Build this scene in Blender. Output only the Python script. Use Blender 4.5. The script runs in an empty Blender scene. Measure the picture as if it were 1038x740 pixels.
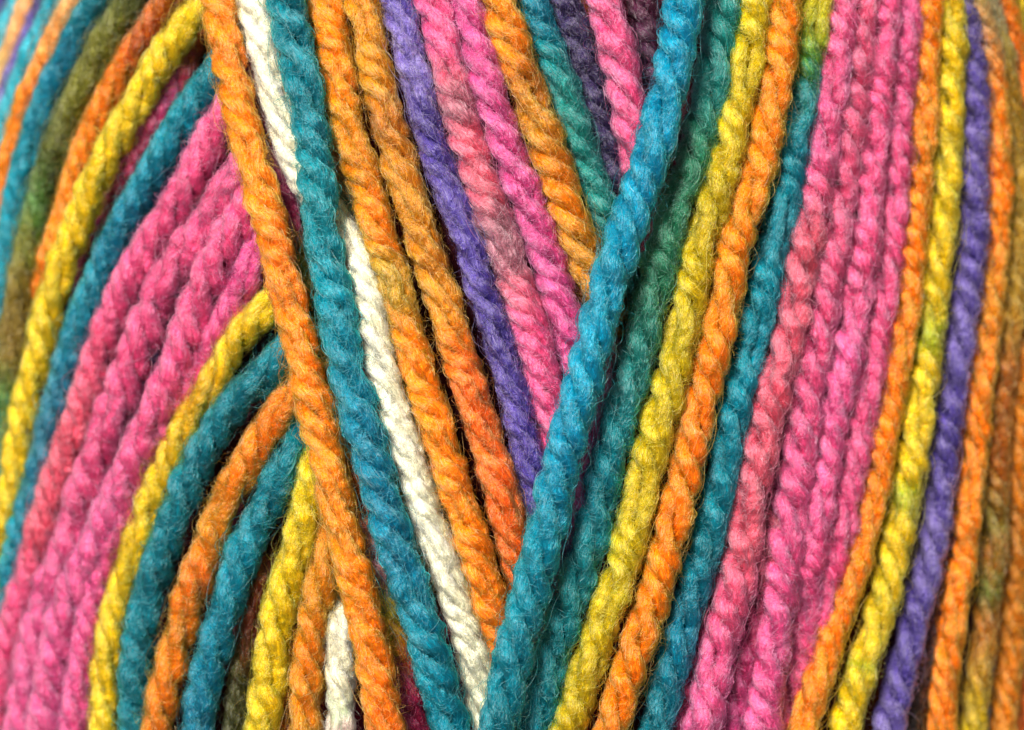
import bpy, math
import numpy as np

# ---------------------------------------------------------------- units
# The photograph was traced in its own pixels (1038 x 740); one pixel is 0.08 mm on the yarn.
S = 8e-5
DIST = 1800.0            # camera height above the crown of the skein, in the same units
RSK = 650.0              # radius of the wound skein
SW = 36.0                # one strand thickness: the unit of the layers

C = bpy.context.scene.collection
sc = bpy.context.scene

# ---------------------------------------------------------------- camera
cam = bpy.data.cameras.new('camera')
cam.sensor_width = 36.0
cam.lens = 36.0 * DIST / 1038.0
cam.clip_start = 0.005
cam.clip_end = 50.0
cam.dof.use_dof = True
cam.dof.focus_distance = (DIST - 20.0) * S
cam.dof.aperture_fstop = 21.0
cam_o = bpy.data.objects.new('camera', cam)
cam_o.location = (0, 0, DIST * S)
C.objects.link(cam_o)
sc.camera = cam_o

# ---------------------------------------------------------------- room light
world = bpy.data.worlds.new('World')
sc.world = world
world.use_nodes = True
bg = world.node_tree.nodes['Background']
bg.inputs['Color'].default_value = (1.0, 0.95, 0.9, 1)
bg.inputs['Strength'].default_value = 0.25

def area(name, loc, size, power, col):
    l = bpy.data.lights.new(name, 'AREA')
    l.shape = 'DISK'
    l.size = size
    l.energy = power
    l.color = col
    o = bpy.data.objects.new(name, l)
    o.location = loc
    d = np.array((0, 0, 0)) - np.array(loc)
    import mathutils
    o.rotation_euler = mathutils.Vector(d).to_track_quat('-Z', 'Y').to_euler()
    C.objects.link(o)
area('ceiling_lamp', (-0.15, 0.22, 0.42), 0.13, 5.9, (1.0, 0.94, 0.86))

sc.view_settings.view_transform = 'Standard'
sc.view_settings.look = 'None'
sc.view_settings.exposure = 0.0
sc.view_settings.gamma = 1.0
sc.cycles.max_bounces = 6
sc.cycles.diffuse_bounces = 3
sc.cycles.transmission_bounces = 4
sc.cycles.use_adaptive_sampling = True
sc.cycles.adaptive_threshold = 0.03
sc.cycles.glossy_bounces = 3

# ---------------------------------------------------------------- dyes (linear base colours)
def s2l(r, g, b):
    f = lambda c: ((c / 255.0 + 0.055) / 1.055) ** 2.4 if c > 10 else c / 255.0 / 12.92
    return np.array((f(r), f(g), f(b)))
PINK = s2l(234, 98, 141); ROSE = s2l(214, 108, 124); CORAL = s2l(232, 104, 124); MAG = s2l(212, 90, 142)
HOT = s2l(238, 104, 154)
ORANGE = s2l(255, 136, 26); REDOR = s2l(246, 116, 46); GOLD = s2l(208, 136, 36); BROWN = s2l(172, 104, 34)
OLGOLD = s2l(178, 140, 52); PEACH = s2l(250, 176, 116); SAND = s2l(222, 190, 120)
YELLOW = s2l(248, 200, 40); YELOL = s2l(206, 176, 32); OLIVE = s2l(122, 122, 52); DOLIVE = s2l(84, 92, 42)
LIME = s2l(150, 170, 50); GREEN = s2l(76, 126, 62)
TEAL = s2l(4, 138, 158); DTEAL = s2l(4, 122, 136); BLUE = s2l(0, 140, 172); CYAN = s2l(56, 174, 196)
GTEAL = s2l(44, 130, 124); TGREEN = s2l(58, 122, 96); SLATE = s2l(46, 122, 146); BTEAL = s2l(4, 122, 148)
PURPLE = s2l(100, 86, 160); LILAC = s2l(142, 128, 190); DPURP = s2l(78, 66, 106); MAUVE = s2l(160, 108, 120)
WHITE = s2l(255, 246, 208); MINT = s2l(212, 236, 186); BLUSH = s2l(252, 220, 206); MAROON = s2l(150, 44, 84); BEIGE = s2l(190, 176, 140)
WINE = s2l(110, 44, 62); RUST = s2l(170, 84, 36)

# ---------------------------------------------------------------- materials
def yarn_material(name, translucent, rough, spec, sheen):
    m = bpy.data.materials.new(name)
    m.use_nodes = True
    nt = m.node_tree
    nt.nodes.clear()
    out = nt.nodes.new('ShaderNodeOutputMaterial')
    att = nt.nodes.new('ShaderNodeAttribute'); att.attribute_name = 'dye'
    tc = nt.nodes.new('ShaderNodeTexCoord')
    nz = nt.nodes.new('ShaderNodeTexNoise'); nz.inputs['Scale'].default_value = 900.0; nz.inputs['Detail'].default_value = 3.0
    nt.links.new(tc.outputs['Object'], nz.inputs['Vector'])
    hsv = nt.nodes.new('ShaderNodeHueSaturation')
    mr = nt.nodes.new('ShaderNodeMapRange')
    mr.inputs['From Min'].default_value = 0.25; mr.inputs['From Max'].default_value = 0.75
    mr.inputs['To Min'].default_value = 0.9; mr.inputs['To Max'].default_value = 1.1
    nt.links.new(nz.outputs['Fac'], mr.inputs['Value'])
    nt.links.new(mr.outputs['Result'], hsv.inputs['Value'])
    nt.links.new(att.outputs['Color'], hsv.inputs['Color'])
    p = nt.nodes.new('ShaderNodeBsdfPrincipled')
    p.inputs['Roughness'].default_value = rough
    p.inputs['Specular IOR Level'].default_value = spec
    p.inputs['Sheen Weight'].default_value = sheen
    p.inputs['Sheen Roughness'].default_value = 0.4
    nt.links.new(hsv.outputs['Color'], p.inputs['Base Color'])
    tr = nt.nodes.new('ShaderNodeBsdfTranslucent')
    nt.links.new(hsv.outputs['Color'], tr.inputs['Color'])
    mix = nt.nodes.new('ShaderNodeMixShader'); mix.inputs[0].default_value = translucent
    nt.links.new(p.outputs[0], mix.inputs[1]); nt.links.new(tr.outputs[0], mix.inputs[2])
    nt.links.new(mix.outputs[0], out.inputs['Surface'])
    return m
def hair_material(name, rough, radial):
    m = yarn_material(name, 0, .4, .5, 0)
    nt = m.node_tree
    h = nt.nodes.new('ShaderNodeBsdfHairPrincipled')
    h.model = 'CHIANG'
    h.parametrization = 'COLOR'
    h.inputs['Roughness'].default_value = rough
    h.inputs['Radial Roughness'].default_value = radial
    h.inputs['Random Roughness'].default_value = 0.3
    h.inputs['Coat'].default_value = 0.0
    h.inputs['IOR'].default_value = 1.52
    hsv = next(n for n in nt.nodes if n.type == 'HUE_SAT')
    out = next(n for n in nt.nodes if n.type == 'OUTPUT_MATERIAL')
    nt.links.new(hsv.outputs['Color'], h.inputs['Color'])
    nt.links.new(h.outputs[0], out.inputs['Surface'])
    return m
M_FIBRE = hair_material('acrylic_fibre', 0.24, 0.5)
M_PLY = yarn_material('spun_ply', 0.0, 0.8, 0.1, 0.0)

# ---------------------------------------------------------------- geometry of the skein
def axis_u(v): return 555.0 - 0.0676 * v

def crown(u, v):
    """height of the skein's round surface under picture point u, v"""
    d = np.clip(np.abs(u - axis_u(v)) * 0.9977, 0, 612)
    return np.sqrt(RSK ** 2 - d ** 2) - RSK

def place(u, v, z):
    k = (DIST - z) / DIST
    return np.stack([(u - 519.0) * k, (370.0 - v) * k, z], -1)

def catmull(P, n_per=14):
    P = np.asarray(P, float)
    A = np.vstack([2 * P[0] - P[1], P, 2 * P[-1] - P[-2]])
    out = []
    for i in range(1, len(A) - 2):
        t = np.linspace(0, 1, n_per, endpoint=False)[:, None]
        p0, p1, p2, p3 = A[i - 1], A[i], A[i + 1], A[i + 2]
        out.append(0.5 * ((2 * p1) + (p2 - p0) * t + (2 * p0 - 5 * p1 + 4 * p2 - p3) * t ** 2 + (3 * p1 - p0 - 3 * p2 + p3) * t ** 3))
    out.append(A[-2][None])
    return np.vstack(out)

def wob(rng, s, wl, n=4):
    """smooth 1-D noise of unit amplitude along s with wavelengths about wl"""
    y = np.zeros_like(s)
    for k in range(n):
        y += np.sin(s * 2 * math.pi / (wl * rng.uniform(0.55, 1.9)) + rng.uniform(0, 6.28)) * rng.uniform(0.5, 1)
    return y / (0.75 * n) * 1.2

def smooth(A, k):
    if k < 3: return A
    pad = k // 2
    B = np.vstack([np.repeat(A[:1], pad, 0), A, np.repeat(A[-1:], pad, 0)])
    ker = np.ones(k) / k
    return np.stack([np.convolve(B[:, i], ker, 'valid') for i in range(A.shape[1])], -1)[:len(A)]

STEP = 2.0
EMPTY_COUNT = [0]
def link_mesh(name, V, F, dye, mat, parent):
    me = bpy.data.meshes.new(name)
    me.vertices.add(len(V)); me.vertices.foreach_set('co', V.astype(np.float32).ravel())
    n = len(F)
    me.loops.add(n * 4); me.loops.foreach_set('vertex_index', F.astype(np.int32).ravel())
    me.polygons.add(n)
    me.polygons.foreach_set('loop_start', np.arange(0, n * 4, 4, dtype=np.int32))
    me.polygons.foreach_set('loop_total', np.full(n, 4, np.int32))
    a = me.attributes.new('dye', 'FLOAT_COLOR', 'POINT')
    a.data.foreach_set('color', np.hstack([dye, np.ones((len(dye), 1))]).astype(np.float32).ravel())
    me.update(calc_edges=True)
    me.polygons.foreach_set('use_smooth', np.ones(n, bool))
    me.materials.append(mat)
    o = bpy.data.objects.new(name, me)
    C.objects.link(o); o.parent = parent
    return o

def link_curves(name, P, rad, dye, mat, parent):
    """P: curves x points x 3 (metres), rad: curves x points, dye: one colour per fibre"""
    n, k, _ = P.shape
    hc = bpy.data.hair_curves.new(name)
    hc.add_curves([k] * n)
    hc.attributes['position'].data.foreach_set('vector', P.astype(np.float32).ravel())
    ra = hc.attributes.get('radius') or hc.attributes.new('radius', 'FLOAT', 'POINT')
    ra.data.foreach_set('value', rad.astype(np.float32).ravel())
    a = hc.attributes.new('dye', 'FLOAT_COLOR', 'CURVE')
    a.data.foreach_set('color', np.hstack([dye, np.ones((n, 1))]).astype(np.float32).ravel())
    hc.materials.append(mat)
    o = bpy.data.objects.new(name, hc)
    C.objects.link(o); o.parent = parent
    return o

DEEPEN = 1.35
SEED = [100]
def strand(label, group, pts, dyes, layer=0.0, rad=17.0, dive_start=False, dive_end=False, density=1.0,
           fuzz=1.0, pitch=126.0, plies=4, mottle=1.0, cat='yarn strand', shift=0.0):
    SEED[0] += 1
    rng = np.random.default_rng(SEED[0])
    P = []
    for p in pts:
        u, v = p[0] + shift, p[1]
        P.append((u, v, p[2] if len(p) > 2 else layer))
    P = np.array(P, float)
    def ext(a, b, L, lay):
        d = a[:2] - b[:2]; d = d / np.linalg.norm(d)
        return np.array([a[0] + d[0] * L, a[1] + d[1] * L, lay])
    first = ext(P[0], P[1], 45, P[0, 2] - 1.7) if dive_start else ext(P[0], P[1], 150, P[0, 2])
    last = ext(P[-1], P[-2], 45, P[-1, 2] - 1.7) if dive_end else ext(P[-1], P[-2], 150, P[-1, 2])
    P = np.vstack([first, P, last])
    Q = catmull(P)
    Q = smooth(Q, 15)
    z = crown(Q[:, 0], Q[:, 1]) + Q[:, 2] * SW
    X = place(Q[:, 0], Q[:, 1], z)
    X = smooth(X, 5)
    seg = np.linalg.norm(np.diff(X, axis=0), axis=1)
    cum = np.concatenate([[0], np.cumsum(seg)])
    L = cum[-1]
    s = np.arange(0, L, STEP)
    cen = np.stack([np.interp(s, cum, X[:, i]) for i in range(3)], -1)
    vv = np.interp(s, cum, Q[:, 1])
    cen[:, 0] += wob(rng, s, 150) * 0.9
    cen[:, 2] += wob(rng, s, 120) * 1.5
    T = np.gradient(cen, axis=0); T /= np.linalg.norm(T, axis=1)[:, None]
    uu = np.interp(s, cum, Q[:, 0])
    ax = np.clip((uu - axis_u(vv)) / RSK, -0.93, 0.93)
    N = np.stack([ax, np.zeros_like(ax), np.sqrt(1 - ax ** 2)], -1)
    N -= (N * T).sum(1)[:, None] * T; N /= np.linalg.norm(N, axis=1)[:, None]
    B = np.cross(T, N)
    # dye along the strand
    dv = np.array([d[0] for d in dyes], float); dc = np.array([d[1] for d in dyes])
    o_ = np.argsort(dv); dv, dc = dv[o_], dc[o_]
    def dye_at(si, jitter):
        v_ = np.interp(si, s, vv) + jitter
        return np.stack([np.interp(v_, dv, dc[:, i]) for i in range(3)], -1)

    root = bpy.data.objects.new('yarn_strand', None)
    mid = cen[len(cen) // 2]
    root.location = mid * S
    root.empty_display_size = 0.004
    C.objects.link(root)
    root['label'] = label; root['category'] = cat; root['group'] = group

    R = rad * 1.04 * (1 + 0.06 * wob(rng, s, 75))
    rp0 = 0.438 if plies == 4 else 0.478
    rc0 = 0.54 if plies == 4 else 0.525
    pitch = pitch * rng.uniform(.88, 1.18)
    ph = 2 * math.pi * s / pitch + 0.95 * wob(rng, s, 140) + rng.uniform(0, 6.28)
    lv = 1.0 * L / 1000.0
    for i in range(plies):
        phi = -(ph + i * 2 * math.pi / plies + 0.32 * wob(rng, s, 60))
        rc = R * rc0 * (1 + 0.14 * wob(rng, s, 45))
        rp = R * rp0 * (1 + 0.19 * wob(rng, s, 38) + 0.07 * wob(rng, s, 14))
        cp = cen + rc[:, None] * (np.cos(phi)[:, None] * N + np.sin(phi)[:, None] * B)
        Tp = np.gradient(cp, axis=0); Tp /= np.linalg.norm(Tp, axis=1)[:, None]
        Np = N - (N * Tp).sum(1)[:, None] * Tp; Np /= np.linalg.norm(Np, axis=1)[:, None]
        Bp = np.cross(Tp, Np)
        jit = wob(rng, s, 60) * 14 * mottle
        tone = 1 + 0.14 * wob(rng, s, 55) + 0.06 * wob(rng, s, 20)
        # ---- nubs: soft lumps where the crimped fibres bunch
        na = rng.uniform(.25, .85, 7); nk = rng.integers(-4, 5, 7); npz = rng.uniform(0, 6.28, 7)
        def nub(si, th):
            v = np.zeros(np.broadcast(si, th).shape)
            for a_, k_, p_ in zip(na, nk, npz):
                v += np.sin(a_ * si + k_ * th + p_)
            return v / 2.6
        # ---- the ply body
        K = 10
        th = np.linspace(0, 2 * math.pi, K, endpoint=False)
        bump = 1 + 0.06 * nub(s[:, None], th[None])
        V = cp[:, None] + (rp[:, None] * 0.86 * bump)[..., None] * (np.cos(th)[None, :, None] * Np[:, None] + np.sin(th)[None, :, None] * Bp[:, None])
        n = len(s)
        a = np.arange(n - 1)[:, None] * K; k = np.arange(K)[None]
        F = np.stack([a + k, a + (k + 1) % K, a + K + (k + 1) % K, a + K + k], -1).reshape(-1, 4)
        dye = dye_at(s, jit) * tone[:, None]
        ply = link_mesh('ply', (V.reshape(-1, 3) - mid) * S, F, np.repeat(np.clip(dye * 0.84, 0, .95), K, 0), M_PLY, root)
        # ---- the fibres spun into it
        nf = int(L * (4.4 if plies == 4 else 5.6) * density)
        kp = 9
        s0 = rng.uniform(-10, L - 20, nf)
        ln = rng.gamma(6.0, 8.5, nf).clip(18, 110)
        th0 = rng.uniform(0, 2 * math.pi, nf)
        t = np.linspace(0, 1, kp)
        tw = rng.normal(0.028, 0.012, nf)
        curly = rng.random(nf) < 0.26
        w1 = np.where(curly, rng.uniform(6, 13, nf), rng.uniform(12, 30, nf)); w2 = np.where(curly, rng.uniform(6, 13, nf), rng.uniform(12, 30, nf))
        ln = np.where(curly, ln * 0.5, ln)
        si = np.clip(s0[:, None] + ln[:, None] * t[None], 0, s[-1])
        thi = th0[:, None] + tw[:, None] * ln[:, None] * t[None] + rng.uniform(.03, .28, nf)[:, None] * np.sin(6.28 * si / w1[:, None] + rng.uniform(0, 6.28, nf)[:, None])
        base = rng.uniform(0.84, 1.0, nf)
        wild = rng.random(nf) < 0.09
        base = np.where(wild, rng.uniform(1.0, 1.2, nf), base)
        amp = np.where(wild, rng.uniform(.06, .2, nf), np.where(curly, rng.uniform(.05, .14, nf), rng.uniform(.01, .06, nf)))
        rho = base[:, None] * (1 + 0.07 * nub(si, thi)) + amp[:, None] * np.sin(6.28 * si / w2[:, None] + rng.uniform(0, 6.28, nf)[:, None])
        ti = [np.interp(si.ravel(), s, cp[:, j]).reshape(si.shape) for j in range(3)]
        ce = np.stack(ti, -1)
        ni = np.stack([np.interp(si.ravel(), s, Np[:, j]).reshape(si.shape) for j in range(3)], -1)
        bi = np.stack([np.interp(si.ravel(), s, Bp[:, j]).reshape(si.shape) for j in range(3)], -1)
        ri = np.interp(si.ravel(), s, rp).reshape(si.shape)
        G = ce + (ri * rho)[..., None] * (np.cos(thi)[..., None] * ni + np.sin(thi)[..., None] * bi)
        # fibres on the side buried in the skein are never seen: keep the ones outside
        cs = np.stack([np.interp(si[:, kp // 2], s, cen[:, j]) for j in range(3)], -1)
        ns = np.stack([np.interp(si[:, kp // 2], s, N[:, j]) for j in range(3)], -1)
        dn = ((G[:, kp // 2] - cs) * ns).sum(1)
        dist = np.linalg.norm(G[:, kp // 2] - cs, axis=1)
        keep = (dn > -0.35 * rad) & (dist > 0.42 * rad)
        G, si_, rho_k = G[keep], si[keep], rho[keep]
        m = len(G)
        fd = dye_at(si_[:, kp // 2], np.interp(si_[:, kp // 2], s, jit) + rng.normal(0, 9, m) * mottle)
        fd = fd * np.interp(si_[:, kp // 2], s, tone)[:, None] * np.clip(rng.normal(1, 0.09, m), .6, 1.4)[:, None]
        fd = fd * (1 + 0.07 * nub(si_[:, kp // 2], thi[keep][:, kp // 2]))[:, None] * 0.95
        pale = rng.random(m) < 0.05
        fd = np.where(pale[:, None], fd * 0.85 + 0.09, fd)
        rr = rng.uniform(0.26, 0.50, m)[:, None] * (1 - 0.75 * np.abs(2 * t[None] - 1) ** 4)
        f = link_curves('fibres', (G - mid) * S, rr * S, np.clip(fd, 0.003, .95) ** DEEPEN, M_FIBRE, ply)
        f['kind'] = 'stuff'
    # ---- loose hairs standing off the strand
    nf = int(L * 1.6 * fuzz)
    kp = 9
    t = np.linspace(0, 1, kp)
    s0 = rng.uniform(0, L - 10, nf); ln = rng.gamma(3.5, 7.5, nf).clip(8, 70)
    far = rng.random(nf) < 0.10
    ln = np.where(far, rng.uniform(45, 130, nf), ln)
    sg = np.where(rng.random(nf) < .5, 1, -1)
    si = np.clip(s0[:, None] + sg[:, None] * ln[:, None] * t[None] * rng.uniform(.2, 1, nf)[:, None], 0, s[-1])
    thi = rng.uniform(-1.9, 1.9, nf)[:, None] + rng.normal(0, 0.9, nf)[:, None] * t[None] + 0.25 * np.sin(t[None] * rng.uniform(3, 9, nf)[:, None] + rng.uniform(0, 6, nf)[:, None])
    loop = rng.random(nf) < 0.35
    lift = rng.gamma(1.5, 0.16, nf).clip(.02, .8)
    lift = np.where(far, rng.uniform(.15, .75, nf), lift)
    prof = np.where(loop[:, None], np.sin(math.pi * t)[None], (t[None] ** 1.4))
    rho = 0.93 + lift[:, None] * prof + 0.05 * np.sin(t[None] * rng.uniform(4, 14, nf)[:, None])
    ce = np.stack([np.interp(si.ravel(), s, cen[:, j]).reshape(si.shape) for j in range(3)], -1)
    ni = np.stack([np.interp(si.ravel(), s, N[:, j]).reshape(si.shape) for j in range(3)], -1)
    bi = np.stack([np.interp(si.ravel(), s, B[:, j]).reshape(si.shape) for j in range(3)], -1)
    ri = np.interp(si.ravel(), s, R).reshape(si.shape)
    G = ce + (ri * rho)[..., None] * (np.cos(thi)[..., None] * ni + np.sin(thi)[..., None] * bi)
    fd = dye_at(si[:, 0], rng.normal(0, 14, nf)) * np.clip(rng.normal(1.0, 0.15, nf), .6, 1.4)[:, None]
    fd = fd * 0.96 + 0.012
    rr = rng.uniform(0.13, 0.25, nf)[:, None] * (1 - 0.7 * t[None] ** 3)
    f = link_curves('fuzz', (G - mid) * S, rr * S, np.clip(fd, 0.003, .95) ** DEEPEN, M_FIBRE, root)
    f['kind'] = 'stuff'
    return root

# ---------------------------------------------------------------- setting: table and the wound heart of the skein
def principled(name, col, rough, scale, lo, hi):
    m = bpy.data.materials.new(name); m.use_nodes = True
    nt = m.node_tree; p = nt.nodes['Principled BSDF']
    nz = nt.nodes.new('ShaderNodeTexNoise'); nz.inputs['Scale'].default_value = scale; nz.inputs['Detail'].default_value = 5
    rp = nt.nodes.new('ShaderNodeValToRGB')
    rp.color_ramp.elements[0].position = .35; rp.color_ramp.elements[1].position = .68
    rp.color_ramp.elements[0].color = (*[c * lo for c in col], 1); rp.color_ramp.elements[1].color = (*[c * hi for c in col], 1)
    nt.links.new(nz.outputs['Fac'], rp.inputs['Fac']); nt.links.new(rp.outputs['Color'], p.inputs['Base Color'])
    p.inputs['Roughness'].default_value = rough
    return m

def tabletop():
    h = 0.6; z = -(2 * RSK - 60) * S
    V = np.array([(-h, -h, z), (h, -h, z), (h, h, z), (-h, h, z)])
    me = bpy.data.meshes.new('tabletop'); me.from_pydata([tuple(v) for v in V], [], [(0, 1, 2, 3)])
    me.materials.append(principled('tabletop_beige', (0.42, 0.37, 0.28), 0.6, 30, .85, 1.1))
    o = bpy.data.objects.new('tabletop', me); C.objects.link(o)
    o['kind'] = 'structure'
tabletop()

def skein_heart():
    """the inner windings under the traced strands: one ridged roll, turns of yarn lying side by side"""
    n_th, n_y = 720, 60
    r0 = RSK - 64
    th = np.linspace(0, 2 * math.pi, n_th, endpoint=False)
    y = np.linspace(-760, 760, n_y)
    ridge = np.abs(np.sin(th * 60))
    V = np.zeros((n_y, n_th, 3)); D = np.zeros((n_y, n_th, 3))
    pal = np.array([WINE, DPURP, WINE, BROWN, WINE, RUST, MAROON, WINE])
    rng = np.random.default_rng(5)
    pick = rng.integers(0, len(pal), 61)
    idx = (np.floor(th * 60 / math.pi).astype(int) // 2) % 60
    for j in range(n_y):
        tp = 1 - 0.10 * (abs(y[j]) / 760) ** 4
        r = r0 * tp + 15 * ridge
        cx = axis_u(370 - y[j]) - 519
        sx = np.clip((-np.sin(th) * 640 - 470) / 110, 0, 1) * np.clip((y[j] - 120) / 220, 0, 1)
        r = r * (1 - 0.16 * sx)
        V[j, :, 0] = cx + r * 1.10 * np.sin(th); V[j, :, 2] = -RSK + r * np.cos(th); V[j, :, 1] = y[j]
        D[j] = pal[pick[idx]] * 0.35  # palette scaled down: the shade of the gaps is put into the dye
    K = n_th
    a = np.arange(n_y - 1)[:, None] * K; k = np.arange(K)[None]
    F = np.stack([a + k, a + (k + 1) % K, a + K + (k + 1) % K, a + K + k], -1).reshape(-1, 4)
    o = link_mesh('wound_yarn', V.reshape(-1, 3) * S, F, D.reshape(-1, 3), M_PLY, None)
    o['label'] = 'inner windings of the skein, shade darkened into their dye, glimpsed in the gaps under the strands'
    o['category'] = 'yarn skein'
skein_heart()

# ---------------------------------------------------------------- the strands, traced from the photograph
exec_list = []
LEFT = 'strands of the left-hand fan'
MID = 'strands between the arms of the V'
RIGHT = 'strands running down the right side'
V_ARM = 'strands crossing on top as the V'
DEEP = 'strands lying deep in the gaps'

# -- far upper-left corner, rolling away out of focus
strand('sliver of purple yarn in the very corner beyond the first cyan strand', LEFT,
       [(14, -20), (3, 10), (-10, 45)], [(0, PURPLE)], -3.2, 15, density=.6)
strand('blurry cyan yarn at the outer edge, left of a peach strand', LEFT,
       [(24, -10), (12, 25), (2, 60), (-8, 100)], [(0, CYAN)], -2.6, 15, density=.6)
strand('blurry peach yarn with a sandy edge between cyan and purple yarn', LEFT,
       [(38, -10), (21, 35), (8, 70), (-6, 110)], [(0, PEACH), (40, PEACH), (80, SAND)], -2.0, 16, density=.6)
strand('thin blurry purple yarn between peach and cyan yarn', LEFT,
       [(53, -8), (37, 28), (18, 75), (4, 118), (-10, 170)], [(0, DPURP), (30, PURPLE), (60, PURPLE), (110, LILAC)], -1.5, 15, density=.7)
strand('thin pale cyan yarn beside the narrow orange strand', LEFT,
       [(66, -8), (47, 25), (28, 70), (13, 112), (0, 160), (-12, 220)], [(0, TEAL), (40, CYAN), (120, CYAN)], -1.05, 15, density=.7)
strand('narrow light orange yarn left of the broad teal strand', LEFT,
       [(80, -8), (58, 38), (38, 80), (21, 125), (7, 180), (-4, 235)], [(0, PEACH), (90, ORANGE), (180, ORANGE)], -.55, 15, density=.8)
strand('broad dark teal yarn between narrow orange and olive green yarn', LEFT,
       [(104, -10), (76, 42), (52, 92), (34, 140), (19, 195), (10, 245), (3, 300), (-3, 370), (-8, 450)], [(0, DTEAL), (60, BTEAL), (150, TEAL), (300, TEAL)], -.25, 16)
strand('fuzzy olive green yarn fading to brown farther down', LEFT,
       [(145, -20), (120, 22), (92, 75), (68, 125), (48, 180), (35, 230), (24, 285), (14, 340), (6, 400), (-1, 470)],
       [(0, DOLIVE), (30, OLIVE), (100, OLIVE), (170, DOLIVE), (210, GREEN), (245, OLIVE), (290, BROWN * .2 + OLIVE * .7), (360, BROWN * .3 + OLIVE * .6), (410, GREEN), (450, GTEAL)], -.2, 17, fuzz=1.6)
strand('brownish orange yarn slipping beneath the long yellow strand', LEFT,
       [(178, -12), (152, 30), (122, 75), (101, 118), (84, 160), (70, 205), (59, 245), (48, 285, -.5)],
       [(0, BROWN), (40, RUST), (70, ORANGE), (150, ORANGE), (230, ORANGE)], -.15, 16, dive_end=True)
strand('long bright yellow yarn sweeping down to the left edge', LEFT,
       [(232, -40, -.4), (207, 5), (180, 38), (150, 85), (124, 132), (99, 180), (79, 228), (61, 277), (47, 325), (37, 375), (24, 430), (14, 490), (1, 550), (-8, 620)],
       [(0, YELLOW), (600, YELLOW)], .25, 17.5, dive_start=True, plies=3, pitch=110)
strand('teal yarn with a shadowed edge between yellow and pink yarn', LEFT,
       [(238, 50, -.4), (215, 78), (200, 98), (176, 140), (152, 178), (128, 222), (104, 272), (84, 325), (68, 375), (50, 440), (34, 505), (17, 560), (4, 615), (-8, 690)],
       [(60, DTEAL), (140, TEAL), (250, BTEAL), (300, TEAL), (400, SLATE), (460, SLATE), (560, TEAL)], -.05, 17, dive_start=True, plies=3, pitch=110)
strand('first pink yarn beside the teal strand, slightly coral', LEFT,
       [(252, 85, -.3), (233, 113), (214, 142), (195, 182), (170, 222), (147, 255), (121, 307), (102, 356), (82, 422), (67, 462), (50, 512), (36, 560), (21, 612), (10, 655), (0, 710), (-6, 760)],
       [(100, PINK), (300, PINK), (420, CORAL), (540, CORAL), (600, PINK)], 0, 19, dive_start=True)
strand('second pink yarn, in the middle of the pink band', LEFT,
       [(264, 140, -.3), (238, 180), (210, 222), (190, 250), (168, 282), (150, 320), (133, 365), (110, 422), (96, 464), (80, 512), (62, 562), (43, 615), (28, 675), (17, 745)],
       [(100, PINK), (500, PINK), (600, HOT)], .05, 20.3, dive_start=True, shift=3.5, plies=3, pitch=110)
strand('plump third pink yarn, smooth and raised above its pink neighbours', LEFT,
       [(276, 180, -.3), (256, 210), (238, 240), (216, 280), (200, 325), (183, 370), (162, 420), (141, 465), (120, 512), (98, 560), (72, 620), (57, 680), (50, 748)],
       [(100, PINK), (420, PINK), (520, HOT), (700, HOT)], .15, 20.5, dive_start=True, shift=-3.5, plies=3, pitch=110)
strand('fourth pink yarn half hidden against the yellow strand', LEFT,
       [(278, 230, -.4), (259, 258), (244, 295), (222, 338, -.25), (192, 395, -.35), (160, 455, -.35), (132, 515, -.2), (110, 560), (92, 625), (80, 690), (75, 748)],
       [(100, PINK), (250, MAG), (400, PINK), (560, HOT)], -.15, 17, dive_start=True)
strand('golden yellow yarn bordering the pink band', LEFT,
       [(292, 295, -.4), (272, 312), (246, 336), (224, 372), (196, 420), (173, 462), (154, 510), (138, 556), (120, 606), (111, 650), (106, 695), (107, 748)],
       [(300, YELLOW), (400, GOLD * .5 + YELLOW * .5), (520, YELLOW), (740, YELLOW)], -.1, 16, dive_start=True, plies=3, pitch=108)
strand('glossy deep teal yarn right of the golden yellow strand', LEFT,
       [(305, 335, -.4), (285, 362), (262, 385), (233, 418), (203, 462), (183, 510), (167, 556), (151, 602), (142, 650), (138, 695), (137, 748)],
       [(340, DTEAL), (740, DTEAL)], 0, 17.8, dive_start=True, plies=3, pitch=108)
strand('short orange yarn between the two teal strands of the fan', LEFT,
       [(318, 372, -.4), (297, 402), (271, 438), (247, 478), (228, 512), (211, 556), (194, 602), (181, 650), (168, 697), (159, 748)],
       [(380, ORANGE), (430, REDOR * .5 + GOLD * .5), (480, ORANGE), (530, GOLD), (580, REDOR * .5 + ORANGE * .5), (640, GOLD * .7 + ORANGE * .3), (690, ORANGE), (740, REDOR * .4 + GOLD * .6)], 0, 18, dive_start=True, plies=3, pitch=108)
strand('second teal yarn of the fan, beside the short bright yellow one', LEFT,
       [(312, 425, -.5), (296, 462), (278, 498), (262, 530), (249, 556), (234, 602), (220, 650), (207, 697), (199, 748)],
       [(440, DTEAL), (480, DTEAL), (560, TEAL), (740, BTEAL)], 0, 17.8, dive_start=True, plies=3, pitch=108)
strand('rusty yarn darkened as if shaded, sunk between teal and bright yellow', LEFT,
       [(272, 560), (256, 618), (246, 670), (238, 748)], [(560, RUST * .4), (640, RUST * .45), (680, OLIVE * .35)], -.9, 12.5, dive_start=True)  # dyes scaled down, painting the shade between the neighbours
strand('short bright yellow yarn between teal and orange low down', LEFT,
       [(331, 445, -.4), (318, 487), (310, 520), (302, 556), (287, 602), (278, 650), (271, 697), (265, 748)],
       [(440, YELLOW), (740, YELLOW)], .05, 18, dive_start=True, plies=3, pitch=108)
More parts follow.
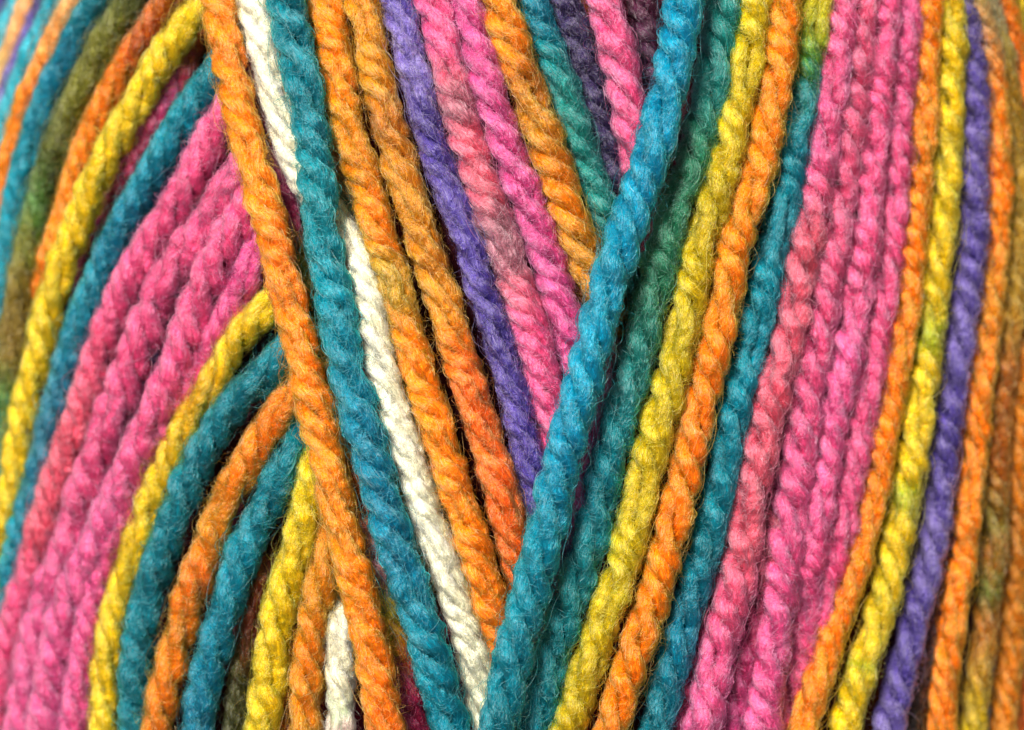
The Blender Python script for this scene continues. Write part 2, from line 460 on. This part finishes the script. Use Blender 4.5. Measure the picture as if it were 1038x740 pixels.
strand('mottled orange yarn just left of the short white one', LEFT,
       [(345, 520, -.4), (334, 556), (324, 602), (316, 650), (310, 697), (308, 748)],
       [(520, ORANGE), (600, GOLD), (660, ORANGE), (740, GOLD)], -.1, 16.5, dive_start=True, plies=3, pitch=108)
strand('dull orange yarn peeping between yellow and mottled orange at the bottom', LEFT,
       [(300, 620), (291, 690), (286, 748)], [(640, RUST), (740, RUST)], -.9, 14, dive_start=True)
strand('short white yarn tinted green and blush at its bottom', LEFT,
       [(342, 612, -.7), (344, 645), (345, 675), (345, 705), (345, 748)], [(600, WHITE), (690, WHITE), (715, MINT), (735, BLUSH)], -.3, 14.5, dive_start=True)

# -- the left arm of the V
strand('long orange yarn lying across the ends of the left fan', V_ARM,
       [(221, -10), (230, 46), (240, 95), (251, 140), (263, 186), (276, 231), (287, 278), (299, 325), (311, 371), (321, 417), (331, 463), (342, 510), (352, 556), (365, 602), (375, 649), (385, 697), (393, 748)],
       [(0, ORANGE), (60, REDOR * .4 + ORANGE * .6), (120, ORANGE), (200, ORANGE), (255, REDOR * .5 + ORANGE * .5), (330, ORANGE), (400, ORANGE * .8 + REDOR * .2), (440, GOLD * .4 + ORANGE * .6), (480, GOLD * .3 + ORANGE * .7), (530, GOLD * .6 + ORANGE * .4), (570, GOLD * .25 + ORANGE * .75), (640, ORANGE), (740, REDOR * .35 + ORANGE * .65)], 1.15, 18)
strand('long teal yarn running beside the white one', V_ARM,
       [(289, -10), (300, 46), (309, 93), (317, 140), (322, 186), (326, 231), (335, 277), (343, 324), (351, 370), (363, 416), (376, 463), (389, 510), (402, 556), (418, 602), (432, 648), (445, 697, 1.0), (459, 748, .6)],
       [(0, DTEAL), (130, DTEAL), (200, GTEAL * .4 + TEAL * .6), (330, TEAL), (440, BTEAL), (560, BTEAL), (680, TEAL), (740, TEAL)], 1.2, 18.5, plies=3, pitch=110)
strand('cream white yarn passing beneath the long teal strand', V_ARM,
       [(252, -10, .8), (267, 46, .7), (278, 93, .5), (290, 139, .3), (304, 176, .1), (322, 200, 0), (340, 222, .0), (355, 250, .2), (367, 280, .4), (378, 326, .5), (386, 371, .5), (400, 417, .5), (415, 463, .5), (429, 510, .5), (444, 556, .45), (461, 602, .4), (475, 648, .3), (487, 697, .1), (494, 748, -.1)],
       [(0, WHITE), (300, WHITE), (740, WHITE)], .5, 16)
# -- between the arms
strand('orange yarn with an olive gold stretch, next to the white one', MID,
       [(328, -10), (338, 46), (346, 93), (356, 139), (370, 185), (382, 231), (397, 277), (411, 324), (422, 370), (437, 416), (451, 462), (466, 510), (481, 556), (494, 602), (506, 648, -.1), (520, 700, -.4)],
       [(0, ORANGE), (80, ORANGE), (115, GOLD), (150, GOLD * .6 + ORANGE * .4), (185, BROWN * .4 + GOLD * .6), (210, ORANGE), (240, ORANGE), (268, OLGOLD), (305, OLGOLD), (335, ORANGE), (640, ORANGE)], .3, 17.3, dive_end=True)
strand('golden brown yarn turning red-orange lower down', MID,
       [(365, -10), (376, 46), (386, 93), (398, 139), (411, 185), (426, 231), (440, 277), (455, 324), (469, 370), (483, 416), (498, 462), (511, 510), (522, 556, 0), (536, 610, -.4)],
       [(0, ORANGE * .5 + GOLD * .5), (50, GOLD), (85, GOLD), (110, BROWN), (160, BROWN * .5 + GOLD * .5), (210, GOLD), (250, BROWN * .6 + GOLD * .4), (300, GOLD), (335, ORANGE * .6 + GOLD * .4), (370, REDOR), (560, REDOR)], .25, 17.3, dive_end=True)
strand('purple yarn between golden brown and dusty pink yarn', MID,
       [(399, -10), (413, 46), (425, 93), (437, 139), (452, 185), (470, 231), (484, 277), (499, 324), (513, 370), (525, 416), (536, 462), (546, 505, -.1), (558, 560, -.4)],
       [(0, PURPLE * .8), (60, LILAC * .6 + PURPLE * .4), (120, PURPLE * .65), (180, PURPLE * .8), (240, PURPLE), (330, PURPLE * .65), (430, PURPLE), (500, PURPLE * .8)], .15, 15.5, dive_end=True)
strand('dusty pink yarn with brownish rose stretches', MID,
       [(437, -10), (450, 46), (461, 93), (474, 139), (488, 185), (504, 231), (520, 277), (535, 324), (548, 370), (559, 416, 0), (572, 470, -.4)],
       [(0, PINK), (50, PINK), (80, ROSE), (110, MAUVE), (130, CORAL), (200, ROSE), (225, MAUVE), (265, MAUVE), (290, ROSE), (330, PINK), (450, PINK)], .1, 18.5, dive_end=True)
strand('magenta pink yarn beside the last orange strand', MID,
       [(472, -10), (484, 46), (497, 93), (510, 139), (528, 185), (545, 231), (560, 277), (573, 324), (587, 370, -.1), (600, 425, -.5)],
       [(0, MAG), (400, MAG)], .1, 17, dive_end=True, plies=3, pitch=108)
strand('short mottled orange yarn ending at the bright blue strand', MID,
       [(500, -15), (519, 46), (536, 93), (551, 139), (566, 185), (583, 231), (600, 277), (616, 325, -.4)],
       [(0, ORANGE * .6 + GOLD * .4), (50, ORANGE), (85, BROWN), (110, GOLD), (150, BROWN * .5 + GOLD * .5), (200, ORANGE), (250, GOLD)], .1, 18.5, dive_end=True, plies=3, pitch=108)
strand('dark teal yarn receding behind the short orange one', MID,
       [(533, -15), (555, 46), (572, 93), (587, 139), (601, 180), (615, 222), (632, 275, -.9)],
       [(0, BTEAL), (40, DTEAL), (90, GTEAL), (250, GTEAL)], -.55, 16, dive_end=True)
strand('dusky purple yarn dimmed as if shaded, sunk left of a pink strand', MID,
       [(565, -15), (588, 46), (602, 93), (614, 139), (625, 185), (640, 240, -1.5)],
       [(0, DPURP * .7), (300, DPURP * .6)], -1.1, 16, dive_end=True)  # purple dimmed: shade of the notch painted into the colour
strand('short salmon pink yarn in the notch of the V', MID,
       [(608, -15), (624, 46), (634, 92), (643, 139), (652, 185, -.5)],
       [(0, PINK), (200, PINK)], -.1, 18, dive_end=True, plies=3, pitch=108)
strand('plum yarn with shade painted into its dye, beneath the bright blue one', DEEP,
       [(650, -15), (657, 46), (664, 93), (676, 139, -1.5)], [(0, WINE * .5 + DPURP * .2), (140, DPURP * .5)], -1.2, 16, dive_end=True)  # dye darkened to carry the shade under the blue strand

# -- right arm of the V
strand('thick bright blue yarn topmost where the arms of the V meet', V_ARM,
       [(694, -10), (687, 46), (678, 93), (665, 139), (652, 185), (634, 231), (619, 277), (607, 324), (597, 370), (584, 416), (571, 462), (560, 510), (548, 556), (537, 602), (525, 648), (513, 697), (503, 748)],
       [(0, BLUE), (200, BLUE), (300, BLUE * .8 + CYAN * .2), (460, BLUE), (560, TEAL), (740, DTEAL)], 1.15, 18.6, plies=3, pitch=110)
# -- right side
strand('shaded green teal yarn right of the bright blue one', RIGHT,
       [(735, -10), (731, 46), (720, 93), (709, 139), (696, 185), (680, 231), (667, 277), (655, 324), (644, 370), (631, 416), (620, 462), (608, 510), (595, 556), (580, 602), (565, 648), (553, 697), (540, 748)],
       [(0, GTEAL), (100, GTEAL), (150, TGREEN), (300, TGREEN), (360, GTEAL), (480, DTEAL), (600, GTEAL * .5 + DTEAL * .5), (740, DTEAL)], .05, 18.5, shift=-1, plies=3, pitch=110)
strand('olive tinged yellow yarn between green teal and orange', RIGHT,
       [(766, -10), (759, 46), (749, 93), (740, 139), (727, 185), (714, 231), (705, 277), (695, 324), (685, 370), (670, 416), (658, 462), (647, 510), (636, 556), (621, 602), (604, 648), (589, 697), (572, 748)],
       [(0, YELLOW * .5 + YELOL * .5), (60, YELOL), (120, YELLOW * .5 + YELOL * .5), (200, YELOL * .85), (290, YELOL), (360, YELOL * .8 + LIME * .1), (430, YELOL), (500, YELOL * .7 + YELLOW * .3), (560, YELLOW * .5 + LIME * .4), (640, YELOL), (740, YELOL * .85)], .2, 17.5, plies=3, pitch=110)
strand('vivid orange yarn between the olive yellow and teal ones', RIGHT,
       [(797, -10), (790, 46), (785, 93), (776, 139), (764, 185), (749, 231), (739, 277), (731, 324), (720, 370), (709, 416), (698, 462), (687, 510), (675, 556), (664, 602), (647, 648), (632, 697), (616, 748)],
       [(0, ORANGE), (300, ORANGE), (440, REDOR * .35 + ORANGE * .65), (560, ORANGE), (740, ORANGE)], .3, 17.5, plies=3, pitch=110)
strand('teal yarn that starts olive yellow at its top', RIGHT,
       [(827, -10), (821, 46), (814, 93), (806, 139), (797, 185), (787, 231), (776, 277), (767, 324), (755, 370), (743, 416), (734, 462), (725, 510), (714, 556), (700, 602), (688, 648), (675, 697), (661, 748)],
       [(0, YELOL), (35, LIME), (60, GREEN), (90, GTEAL), (120, DTEAL), (400, TEAL), (560, DTEAL), (640, BTEAL), (740, DTEAL)], -.1, 17, plies=3, pitch=110)
strand('coral pink yarn leading the right pink band next to teal', RIGHT,
       [(855, -10), (848, 46), (841, 93), (835, 139), (828, 185), (819, 231), (811, 277), (801, 324), (790, 370), (778, 416), (769, 462), (759, 510), (752, 556), (743, 602), (731, 648), (719, 697), (710, 748)],
       [(0, PINK), (180, PINK), (230, ROSE * .5 + CORAL * .5), (300, CORAL), (400, CORAL), (470, ROSE * .4 + CORAL * .6), (560, CORAL), (640, PINK), (740, HOT)], 0, 19, plies=3, pitch=110)
strand('rose pink yarn second in the right pink band', RIGHT,
       [(874, -10), (869, 46), (864, 93), (858, 139), (852, 185), (845, 231), (838, 277), (830, 324), (822, 370), (814, 416), (809, 462), (802, 510), (796, 556), (790, 602), (783, 648), (776, 697), (768, 748)],
       [(0, ROSE * .5 + PINK * .5), (200, PINK * .7 + ROSE * .3), (400, PINK), (740, HOT)], -.05, 19, plies=3, pitch=110)
strand('mid pink yarn third in the right pink band, tapering out below', RIGHT,
       [(895, -10), (891, 46), (888, 93), (883, 139), (879, 185), (876, 231), (870, 277), (863, 324), (855, 370), (844, 416), (836, 462), (828, 510), (823, 556), (815, 602, -.4), (808, 648, -.7), (800, 697, -1)],
       [(0, PINK), (300, PINK), (360, HOT), (740, PINK)], 0, 19, dive_end=True)
strand('pink yarn pressed against the right orange strand', RIGHT,
       [(919, -10), (915, 46), (911, 93), (908, 139), (906, 185), (902, 231), (897, 277), (890, 324), (883, 370), (874, 416), (864, 462), (855, 510), (847, 556), (833, 602, -.3), (818, 648, -.5), (803, 697, -.7), (790, 748, -.8)],
       [(0, MAG * .5 + PINK * .5), (150, PINK), (740, PINK)], -.1, 18)
strand('bright orange yarn between the pink band and the last yellow strand', RIGHT,
       [(941, -10), (938, 46), (936, 93), (933, 139), (930, 185), (926, 231), (921, 277), (916, 324), (909, 370), (899, 416), (891, 462), (882, 510), (871, 556), (857, 602), (842, 648), (825, 697), (810, 748)],
       [(0, ORANGE), (120, ORANGE), (150, GOLD * .4 + ORANGE * .6), (180, ORANGE), (740, ORANGE)], .05, 16.5)
strand('yellow yarn with lime green flecks beside the purple one', RIGHT,
       [(959, -10), (962, 46), (962, 93), (960, 139), (957, 185), (953, 231), (948, 277), (943, 324), (937, 370), (931, 416), (924, 462), (916, 510), (907, 556), (895, 602), (883, 648), (868, 697), (852, 748)],
       [(0, YELLOW), (300, YELLOW), (340, LIME), (365, YELLOW), (480, YELLOW), (505, LIME), (530, YELLOW), (660, YELLOW), (675, LIME), (690, YELLOW)], .15, 17, plies=3, pitch=110)
strand('purple yarn on the right, between yellow and orange', RIGHT,
       [(970, -10), (981, 46), (986, 93), (987, 139), (986, 185), (985, 231), (981, 277), (975, 324), (968, 370), (961, 416), (955, 462), (951, 510), (943, 556), (932, 602), (921, 648), (909, 697), (896, 748)],
       [(0, LILAC), (60, PURPLE), (130, LILAC * .5 + PURPLE * .5), (220, PURPLE * .85), (320, LILAC * .4 + PURPLE * .6), (400, PURPLE), (470, PURPLE * .8), (540, LILAC * .5 + PURPLE * .5), (660, PURPLE * .85), (740, LILAC * .5 + PURPLE * .5)], .1, 17, plies=3, pitch=110)
strand('slim orange yarn right of the purple one', RIGHT,
       [(983, -10), (1000, 46), (1007, 93), (1010, 139), (1011, 185), (1010, 231), (1007, 277), (1001, 324), (995, 370), (990, 416), (986, 462), (981, 510), (977, 556), (968, 602), (962, 648), (957, 697), (952, 748)],
       [(0, SAND), (30, PEACH), (90, ORANGE), (250, ORANGE), (310, GOLD), (360, ORANGE), (740, ORANGE)], .2, 16)
strand('brown gold yarn with green patches on the far curve', RIGHT,
       [(994, -10), (1012, 46), (1021, 93), (1027, 139), (1030, 185), (1031, 231), (1029, 277), (1023, 324), (1017, 370), (1012, 416), (1010, 462), (1009, 510), (1007, 556), (1002, 602), (996, 648), (990, 697), (985, 748)],
       [(0, BEIGE), (40, SAND * .5 + OLIVE * .5), (90, OLGOLD), (200, OLGOLD), (300, OLGOLD), (380, BROWN), (480, BROWN), (535, OLIVE), (560, BROWN), (595, OLIVE * .5 + GREEN * .5), (625, BROWN), (690, OLGOLD), (740, YELOL)], .05, 15, density=.9)
strand('brownish orange yarn along the extreme edge, bright orange high up', RIGHT,
       [(1013, -10), (1025, 46), (1034, 92), (1041, 139), (1045, 200), (1045, 260), (1040, 320), (1034, 370), (1030, 462), (1029, 556), (1024, 648), (1015, 748)],
       [(0, ORANGE), (140, REDOR), (200, OLIVE), (280, OLIVE), (330, BROWN), (370, ORANGE * .5 + GOLD * .5), (560, GOLD * .5 + BROWN * .5), (740, GOLD * .6 + ORANGE * .4)], -.1, 16, density=.9)
strand('olive yellow yarn in the extreme top corner', RIGHT,
       [(1027, -10), (1038, 46), (1047, 92), (1055, 160)], [(0, YELOL), (100, OLIVE)], -.3, 15, density=.6)
strand('red-orange yarn at the extreme bottom corner', RIGHT,
       [(1052, 560), (1047, 648), (1036, 748)], [(560, GOLD), (680, REDOR), (740, REDOR)], -.3, 15, density=.6)

# -- strands seen only in the gaps
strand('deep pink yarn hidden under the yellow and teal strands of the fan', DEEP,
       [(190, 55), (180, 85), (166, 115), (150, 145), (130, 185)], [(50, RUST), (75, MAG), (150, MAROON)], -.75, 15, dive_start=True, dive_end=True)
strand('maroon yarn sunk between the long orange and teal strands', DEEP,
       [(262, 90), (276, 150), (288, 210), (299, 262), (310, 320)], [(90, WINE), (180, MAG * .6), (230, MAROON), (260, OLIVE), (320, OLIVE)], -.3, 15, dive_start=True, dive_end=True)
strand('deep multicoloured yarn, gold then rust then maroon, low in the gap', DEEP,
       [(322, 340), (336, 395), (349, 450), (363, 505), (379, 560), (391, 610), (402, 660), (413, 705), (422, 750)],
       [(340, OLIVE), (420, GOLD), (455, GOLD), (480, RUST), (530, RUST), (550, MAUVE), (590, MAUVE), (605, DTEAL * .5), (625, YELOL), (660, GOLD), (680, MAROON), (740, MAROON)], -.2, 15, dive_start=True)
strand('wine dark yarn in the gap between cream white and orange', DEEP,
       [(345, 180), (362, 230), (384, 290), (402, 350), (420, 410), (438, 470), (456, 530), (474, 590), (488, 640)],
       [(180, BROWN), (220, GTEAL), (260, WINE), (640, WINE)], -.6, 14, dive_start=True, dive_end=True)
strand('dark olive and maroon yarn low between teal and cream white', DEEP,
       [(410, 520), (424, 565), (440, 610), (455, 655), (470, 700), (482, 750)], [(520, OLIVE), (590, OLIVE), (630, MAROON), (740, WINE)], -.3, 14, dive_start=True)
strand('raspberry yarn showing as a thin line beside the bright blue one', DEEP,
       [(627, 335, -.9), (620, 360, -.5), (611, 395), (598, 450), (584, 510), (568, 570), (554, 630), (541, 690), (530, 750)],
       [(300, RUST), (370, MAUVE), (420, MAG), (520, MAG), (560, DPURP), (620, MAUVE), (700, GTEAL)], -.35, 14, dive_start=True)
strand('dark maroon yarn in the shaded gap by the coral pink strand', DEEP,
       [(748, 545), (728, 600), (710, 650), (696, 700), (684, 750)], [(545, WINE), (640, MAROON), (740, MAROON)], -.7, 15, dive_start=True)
strand('yarn painted near black as shade in the gap right of the lower purple strand', DEEP,
       [(968, 520), (952, 590), (938, 650), (926, 700), (916, 750)], [(520, WINE), (740, s2l(60, 60, 56))], -.6, 14, dive_start=True)  # near black stands in for the shade of this gap
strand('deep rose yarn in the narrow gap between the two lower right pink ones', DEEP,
       [(786, 520), (774, 590), (762, 640), (748, 690), (738, 750)], [(520, ROSE), (620, MAROON), (740, MAG)], -.5, 15, dive_start=True)
